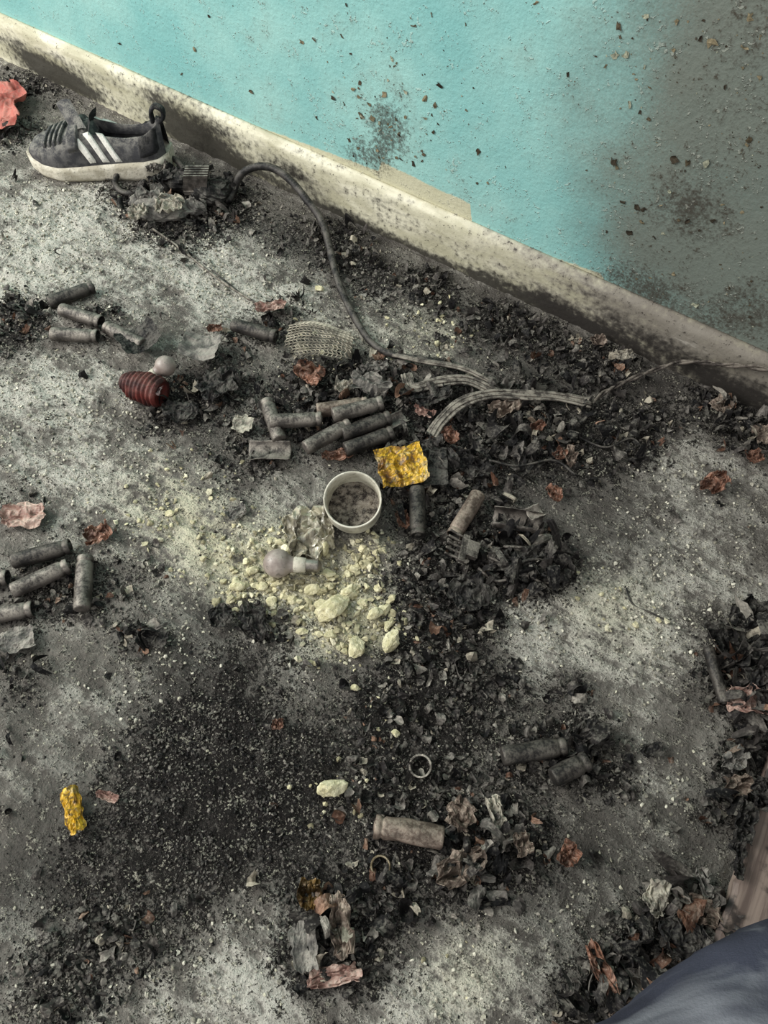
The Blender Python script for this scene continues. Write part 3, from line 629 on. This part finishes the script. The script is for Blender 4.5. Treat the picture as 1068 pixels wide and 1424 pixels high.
# ================================================================== COMB-LIKE CONNECTOR
A_ = Acc()
V, Fc = boxV(.034, .008, .006); A_.add(V, Fc)
for i in range(5):
    V, Fc = tube(cat([(-.014+i*.007, .003, 0), (-.014+i*.0072, .012, .001), (-.015+i*.0075, .021, .004)], 4), .0016, 6, .2, i); A_.add(V, Fc)
V, Fc = boxV(.02, .014, .008, (.002, -.01, 0)); A_.add(V, Fc)
ob = A_.build('burnt_pin_connector', [mcell[0]], False); bev(ob, .0007); c = P(643, 772, .01); place(ob, (c[0], c[1], h1(c[0], c[1])+.020), z_rot=PSI+math.radians(75), tilt=Matrix.Rotation(.25, 4, 'X'))

# ================================================================== CABLES
mcab = sooty('charred_cable_insulation', srgb(24, 23, 22), srgb(54, 51, 48), .6, 0, 60, .3, srgb(140, 134, 122))
mstr = sooty('ash_covered_wire_strands', srgb(64, 59, 54), srgb(124, 117, 106), .8, .1, 90, .45)
mtw = sooty('scorched_twisted_wire', srgb(46, 41, 37), srgb(90, 82, 74), .8, .1, 90, .25)
def cp(L):
    out = []
    for x_, y_, z_ in L:
        q = P(x_, y_, z_)
        if q[1] > -.006: q[1] = -.006
        out.append(q)
    return out
def cable(name, L, r, mat, n=10, rough=.12):
    pth = cat(cp(L), n); V, Fc = tube(pth, r, 10, rough, 3); return mk(name, V, Fc, mat, smooth=True)
cable('burnt_power_cable', [(318,280,.012),(326,262,.022),(336,242,.042),(356,232,.055),(380,234,.058),(405,252,.052),(428,280,.042),(446,305,.030),(456,335,.022),(463,365,.016),(474,402,.013),(492,440,.012),(515,475,.013),(545,493,.014),(590,500,.014),(640,512,.014)], np.concatenate([np.full(60, .0056), np.linspace(.0056, .0042, 91)]), mcab)
cable('burnt_power_cable', [(205,266,.012),(172,268,.010),(160,252,.012),(174,232,.02),(205,220,.026),(240,220,.024),(262,242,.02),(285,262,.016),(318,280,.012)], .0046, mcab)
def multi(name, L, offs, r, mat, twist=0., n=10):
    pth = cat(cp(L), n); T = np.gradient(pth, axis=0); T /= np.linalg.norm(T, axis=1)[:, None]; Sd = np.cross(T, [0, 0, 1.]); Sd /= np.linalg.norm(Sd, axis=1)[:, None]; Up = np.cross(Sd, T)
    ln = np.concatenate([[0], np.cumsum(np.linalg.norm(np.diff(pth, axis=0), axis=1))]); A_ = Acc()
    for i, (a_, b_) in enumerate(offs):
        an = ln*twist+.8*np.sin(ln*21); ca, sa = np.cos(an), np.sin(an)
        if not twist: ca, sa = 1+0*ln, 0*ln
        w_ = 1+.5*(vn(ln*25, ln*0+i, 4)-.5)
        q = pth+Sd*((a_*ca-b_*sa)*w_)[:, None]+Up*((a_*sa+b_*ca)*w_)[:, None]
        V, Fc = tube(q, r*(1+.2*math.sin(i*3)), 7, .15, i); A_.add(V, Fc)
    return A_.build(name, [mat])
flat = [(-.0066+.0020*i, .0006*((i*7) % 3)) for i in range(8)]
multi('flat_wire_bundle', [(566,520,.016),(575,538,.018),(610,530,.02),(650,528,.02),(690,545,.018),(720,552,.016)], flat, .0013, mstr)
multi('flat_wire_bundle', [(598,606,.014),(612,585,.018),(640,560,.022),(680,548,.024),(730,548,.022),(780,552,.018),(822,560,.014)], flat, .0014, mstr)
multi('flat_wire_bundle', [(545,495,.016),(590,505,.018),(640,514,.018),(680,532,.016)], flat[:4], .0014, mstr)
multi('twisted_wire', [(822,560,.012),(850,540,.014),(890,522,.018),(940,505,.03),(985,494,.045),(1020,485,.055),(1068,464,.07),(1120,440,.08)], [(-.0018, 0), (.0018, 0)], .0019, mtw, 110., 18)
cable('thin_burnt_wire', [(212,318,.008),(250,345,.008),(300,385,.008),(345,415,.008),(372,428,.008)], .0018, mstr)
cable('thin_burnt_wire', [(222,330,.006),(262,350,.006),(310,388,.006),(335,408,.006)], .0010, mcab)
cable('thin_burnt_wire', [(665,790,.014),(690,808,.012),(730,800,.018),(760,812,.014),(778,790,.016),(760,765,.02),(700,760,.02)], .0018, mcell[0])
cable('thin_burnt_wire', [(870,815,.006),(880,840,.006),(905,852,.006),(925,862,.006)], .0010, mcab)
cable('thin_burnt_wire', [(680,640,.02),(720,648,.016),(770,640,.014),(800,660,.012)], .0016, mcab)
cable('thin_burnt_wire', [(790,600,.014),(840,622,.012),(880,610,.012),(900,640,.008)], .0014, mcab)
cable('thin_burnt_wire', [(680,775,.018),(710,785,.022),(745,778,.024),(775,790,.016),(770,812,.01)], .0022, mcell[1])

# ================================================================== MELTED ADAPTER BY THE SHOE
A_ = Acc()
def lump(px, py, sx, sy, sz, sd, m):
    n_, k_ = 26, 16; a = np.arange(n_)/n_*2*math.pi; t = np.linspace(.02, math.pi-.02, k_); AA, TT = np.meshgrid(a, t, indexing='ij')
    q = .75+.55*abs(fbm(np.cos(AA)*1.6+TT*1.3+4, np.sin(AA)*1.6+4, sd, 4)-.5)*2
    c = P(px, py, .0); c[2] = h1(c[0], c[1])+sz*.42
    v = np.stack([q*np.sin(TT)*np.cos(AA)*sx/2, q*np.sin(TT)*np.sin(AA)*sy/2, q*np.cos(TT)*sz/2], -1).reshape(-1, 3)
    A_.add((R0@v.T).T+c, gridF(n_, k_, True), m)
R0 = np.array([[math.cos(PSI), -math.sin(PSI), 0], [math.sin(PSI), math.cos(PSI), 0], [0, 0, 1]])
lump(228, 304, .10, .05, .034, 3, 0); lump(298, 284, .07, .055, .042, 5, 1); lump(255, 268, .07, .05, .040, 7, 1); lump(200, 290, .04, .04, .025, 9, 0); lump(275, 300, .04, .03, .03, 11, 0)
c = P(272, 248, .045)
for i in range(5):
    V, Fc = boxV(.036, .0026, .03); V[:, 1] += (i-2)*.0056; V[:, 0] += V[:, 2]*.25; A_.add((R0@V.T).T+c+[0, 0, -.002], Fc, 2)
V, Fc = boxV(.038, .03, .006); V[:, 2] -= .015; A_.add((R0@V.T).T+c, Fc, 2)
ob = A_.build('melted_power_adapter', [mgrey, mblk, mcell[0]], False)
for i, q in enumerate([(215,290,.05,.03,10,.012,mgrey),(240,306,.05,.04,-20,.012,mpale),(235,268,.05,.03,40,.012,mblk),(310,275,.05,.04,20,.012,mblk),(200,316,.03,.03,0,.01,mpale),(285,258,.04,.03,30,.010,mblk),(225,252,.04,.03,30,.010,mcell[0])]):
    crumple('melted_plastic_scrap', *q[:5], q[5], q[6], 400+i*5, .0, .018)

# ================================================================== SNEAKER
mup = sooty('dark_grey_shoe_knit', srgb(54, 54, 56), srgb(82, 81, 80), .9, 0, 80, .35, bd=.0006)
msole = sooty('dirty_cream_rubber', srgb(168, 161, 142), srgb(204, 198, 180), .7, 0, 50, .2)
mstripe = sooty('white_shoe_stripe', srgb(208, 205, 194), srgb(232, 229, 219), .7, 0, 60, .1)
mlin = sooty('black_shoe_lining', srgb(20, 20, 21), srgb(38, 38, 40), .9, 0, 80, .2)
LS = .222
ss = [0, .04, .12, .25, .4, .55, .7, .85, .95, 1]; ws = [.012, .024, .035, .042, .039, .035, .034, .033, .025, .012]
wf = lambda s: np.interp(s, ss, ws)
zbf = lambda s: .012*np.clip(1-s/.25, 0, 1)**2+.003*np.clip((s-.9)/.1, 0, 1)**2
ztf = lambda s: zbf(s)+np.interp(s, [0, .1, .5, .8, 1], [.018, .021, .027, .034, .036])
htf = lambda s: np.interp(s, [0, .04, .12, .25, .38, .5, .6, .75, .88, .96, 1], [.034, .041, .048, .058, .070, .079, .074, .070, .076, .090, .090])
def up(s, t, off=0.):
    a = math.pi*t; w = wf(s)*.97+off; ca, sa = np.cos(a), np.sin(a); b0 = ztf(s)-.004
    lean = 1-.30*np.abs(sa)**1.5*sstep(.3, .6, s)
    y_ = -np.sign(ca)*np.abs(ca)**.75*w*lean; z_ = b0+(htf(s)+off-b0)*np.abs(sa)**.8
    return y_, z_
A_ = Acc()
S_ = 1-np.cos(np.linspace(0, math.pi, 56)); S_ = S_/2
T_ = np.linspace(0, 1, 45); SG, TG = np.meshgrid(S_, T_, indexing='ij')
yy, zz = up(SG, TG); ca = np.abs(np.cos(math.pi*TG))
o = sstep(.47, .56, SG)*(1-sstep(.93, .97, SG)); mk_ = 1-sstep(.42, .56, ca)
zz = zz*(1-o*mk_)+(ztf(SG)+.004)*o*mk_
yy = yy*(1+.35*o*mk_)
zz = zz+.0012*(fbm(SG*14, TG*9, 5)-.5)*2
Fg = gridF(len(S_), len(T_)); Vv = np.stack([SG*LS, yy, zz], -1).reshape(-1, 3)
fo = (o*mk_).ravel()[Fg].mean(1) > .55
A_.add(Vv, Fg[~fo], 0); A_.add(Vv, Fg[fo], 3)
q_ = np.array([(-.6, 1.), (-1., 1.), (-1.06, .75), (-1.03, .5), (-1.07, .3), (-1.0, .06), (-.9, 0), (0, 0), (.9, 0), (1., .06), (1.07, .3), (1.03, .5), (1.06, .75), (1., 1.), (.6, 1.), (-.6, 1.)])
Vs = np.zeros((len(S_), len(q_), 3)); Vs[..., 0] = S_[:, None]*(LS+.008)-.004; Vs[..., 1] = wf(S_)[:, None]*q_[:, 0]*1.03
Vs[..., 2] = zbf(S_)[:, None]+(ztf(S_)-zbf(S_))[:, None]*q_[:, 1]
A_.add(Vs.reshape(-1, 3), gridF(len(S_), len(q_)), 1)
A_.add(Vs[0], [tuple(range(len(q_)-1))], 1); A_.add(Vs[-1], [tuple(range(len(q_)-1))[::-1]], 1)
def patch(s0, s1, t0, t1, off, m, slant=0., ns=8, nt=14):
    a = np.linspace(0, 1, ns); b_ = np.linspace(0, 1, nt); A2, B2 = np.meshgrid(a, b_, indexing='ij')
    tt = t0+(t1-t0)*B2; s_ = s0+(s1-s0)*A2+slant*(B2)
    edge = np.minimum(np.minimum(A2, 1-A2)*ns, np.minimum(B2, 1-B2)*nt); of = off*np.clip(edge, 0, 1)
    y_, z_ = up(s_, tt, 0.)
    y_ = y_+np.sign(y_)*of*np.abs(np.cos(math.pi*tt)); z_ = z_+of*(.4+.6*np.sin(math.pi*tt))
    V = np.stack([s_*LS, y_, z_], -1).reshape(-1, 3); A_.add(V, gridF(ns, nt), m)
for i in range(3):
    for sd_ in (0, 1):
        t0, t1 = (.03, .33) if sd_ == 0 else (.97, .67)
        s0 = .475+i*.09; patch(s0, s0+.050, t0, t1, .0026, 2, -.11)
patch(.34, .43, .16, .84, .007, 0, 0, 10, 30)
for s0 in (.15, .19, .23, .27): patch(s0, s0+.022, .3, .7, .006, 0)
patch(.02, .12, .08, .92, .0018, 0, 0, 8, 24)
patch(.84, .97, .05, .30, .003, 3, 0); patch(.84, .97, .95, .70, .003, 3, 0)
u_ = np.linspace(0, 1, 14); v_ = np.linspace(-1, 1, 6); U2, V2 = np.meshgrid(u_, v_, indexing='ij')
A_.add(np.stack([.44*LS-.030*U2+.012*V2, -.016+.040*U2, .076+.020*U2-.003*V2**2+.004*V2], -1).reshape(-1, 3), gridF(14, 6), 0)
A_.add(np.stack([.47*LS+.010*U2+.006*V2**2, .024*V2*(1-.2*U2), .066+.024*U2], -1).reshape(-1, 3), gridF(14, 6), 3)
V, Fc = tube(cat([(.945*LS, 0, .082), (.95*LS, 0, .098), (.985*LS, 0, .107), (1.03*LS, 0, .102), (1.025*LS, 0, .09), (.99*LS, 0, .082)], 6), .0034, 8); V[:, 1] *= 2.0; A_.add(V, Fc, 3)
shoe = A_.build('sneaker', [mup, msole, mstripe, mlin])
a0 = P(54, 230); a1 = P(238, 238); d = a1-a0; place(shoe, (a0[0], a0[1], .003), x_dir=(d[0], d[1], 0))

# ================================================================== WOODEN BOARD (lower right)
bw = NB('scorched_brown_wood'); mp = bw.N.new('ShaderNodeMapping'); mp.inputs['Scale'].default_value = (1, 14, 14); bw.L.new(bw.co, mp.inputs[0])
n1 = bw.noise(9, 6, .6, .4, mp.outputs[0]); n2 = bw.noise(40, 5, .6)
cc = bw.mix(bw.rng(n1, .35, .65), srgb(92, 79, 72), srgb(136, 121, 110)); cc = bw.mix(bw.math('MULTIPLY', bw.rng(n2, .50, .64), .85), cc, srgb(30, 27, 26))
mwood = bw.fin(cc, .6, 0., bw.bump(n1, .5, .001), .3)
p0 = P(1074, 1040, .014); p1 = P(1000, 1290, .014); d = p1-p0; Lb = np.linalg.norm(d)+.25
nx = 90; A_ = Acc(); xs_ = np.linspace(0, Lb, nx)
e1 = .006*(fbm(xs_*30, xs_*0, 3, 3)-.5)*2; Wd = .13
rowV = np.zeros((nx, 6, 3)); rowV[..., 0] = xs_[:, None]
rowV[:, 0] += np.stack([0*xs_, e1*.4, 0*xs_], 1); rowV[:, 1] += np.stack([0*xs_, e1, 0*xs_+.011], 1); rowV[:, 2] += np.stack([0*xs_, e1+.004, 0*xs_+.014], 1)
rowV[:, 3] += np.stack([0*xs_, 0*xs_+.035, 0*xs_+.0145], 1); rowV[:, 4] += np.stack([0*xs_, 0*xs_+Wd, 0*xs_+.0145], 1); rowV[:, 5] += np.stack([0*xs_, 0*xs_+Wd, 0*xs_], 1)
A_.add(rowV.reshape(-1, 3), gridF(nx, 6), 0); A_.add(rowV[0], [tuple(range(6))], 0); A_.add(rowV[-1], [tuple(range(6))[::-1]], 0)
ob = A_.build('charred_wooden_board', [mwood], False); xd = d/np.linalg.norm(d); place(ob, (p0[0]-xd[0]*.05, p0[1]-xd[1]*.05, .006), x_dir=(xd[0], xd[1], 0))
for i, q in enumerate([(1024,1150,.016,.05,-20,.012,mblk),(1045,1110,.02,.035,-20,.01,mblk),(1014,1190,.012,.045,-15,.009,mblk)]):
    crumple('charred_wood_flake', *q[:5], q[5], q[6], 500+i*5, .004, .016)

# ================================================================== PHOTOGRAPHER'S LEG IN JEANS (continuous tube: hip - knee - ankle - foot)
bj = NB('navy_denim'); n1 = bj.noise(14, 5, .6); n2 = bj.noise(700, 2, .6); n3 = bj.noise(13, 4, .6, .5)
cc = bj.mix(bj.rng(n1, .3, .7), srgb(38, 39, 48), srgb(58, 60, 72)); cc = bj.mix(bj.math('MULTIPLY', bj.rng(n3, .50, .72), .55), cc, srgb(146, 147, 152))
mden = bj.fin(cc, .95, 0., bj.bump(bj.math('ADD', n2, n1), .5, .001), .15)
hip = P(926, 1850, .40); knee = P(1396, 1386, .36); ank = P(1450, 1450, .085)
ctr = cat([hip, hip*.6+knee*.4, hip*.2+knee*.8, knee, knee*.75+ank*.25+np.array([.008, .008, 0]), knee*.4+ank*.6, ank], 14)
m_ = len(ctr); rad = np.interp(np.linspace(0, 1, m_), [0, .2, .35, .5, .62, .85, 1], [.088, .088, .078, .064, .062, .054, .050])
V, Fc = tube(ctr, rad, 36, 0, 3)
V = V.reshape(m_, 36, 3); c3 = ctr[:, None]; dv = V-c3; ii, jj = np.meshgrid(np.arange(m_), np.arange(36), indexing='ij'); jw = np.cos(jj/36*6.283); jz = np.sin(jj/36*6.283)
V = c3+dv*(1+.08*(fbm(ii*.22+jw, jz*1.2+jw*.8, 6, 3)-.5)*2)[..., None]
A_ = Acc(); A_.add(V.reshape(-1, 3), Fc, 0)
fd = Fh*.8+Rv*.6; fd /= np.linalg.norm(fd)
ft = np.array([ank+[0, 0, -.01]-fd*.03, ank+[0, 0, -.035]+fd*.03, ank+[0, 0, -.045]+fd*.09, ank+[0, 0, -.055]+fd*.15, ank+[0, 0, -.058]+fd*.2]); ft = cat(ft, 6)
V, Fc = tube(ft, np.interp(np.linspace(0, 1, len(ft)), [0, .3, .7, .92, 1], [.036, .046, .042, .03, .012]), 24); V[:, 2] = np.maximum(V[:, 2], .004); A_.add(V, Fc, 1)
A_.build('crouching_person_leg', [mden, sooty('black_boot_leather', srgb(20, 20, 20), srgb(40, 38, 36), .5, 0, 60, .1)])

# ================================================================== LIGHT
w = bpy.data.worlds.new('World'); sc.world = w; w.use_nodes = True
w.node_tree.nodes['Background'].inputs[0].default_value = (.98, .98, 1.0, 1); w.node_tree.nodes['Background'].inputs[1].default_value = .86
ld = bpy.data.lights.new('window_light', 'AREA'); ld.shape = 'RECTANGLE'; ld.size = 1.5; ld.size_y = 1.3; ld.energy = 74; ld.color = (1., .985, .96)
lo = bpy.data.objects.new('window_light', ld); sc.collection.objects.link(lo); lo.location = (-2.0, -1.35, 1.5)
lo.rotation_euler = (Vector((-.35, -.25, 0))-lo.location).to_track_quat('-Z', 'Y').to_euler()
# ================================================================== CAMERA
cd = bpy.data.cameras.new('camera'); cam = bpy.data.objects.new('camera', cd); sc.collection.objects.link(cam)
cd.sensor_fit = 'VERTICAL'; cd.sensor_height = 36; cd.lens = 36*F/1424; cd.clip_start = .02
cam.location = CAM; cam.rotation_euler = (math.radians(30), 0, PSI); sc.camera = cam
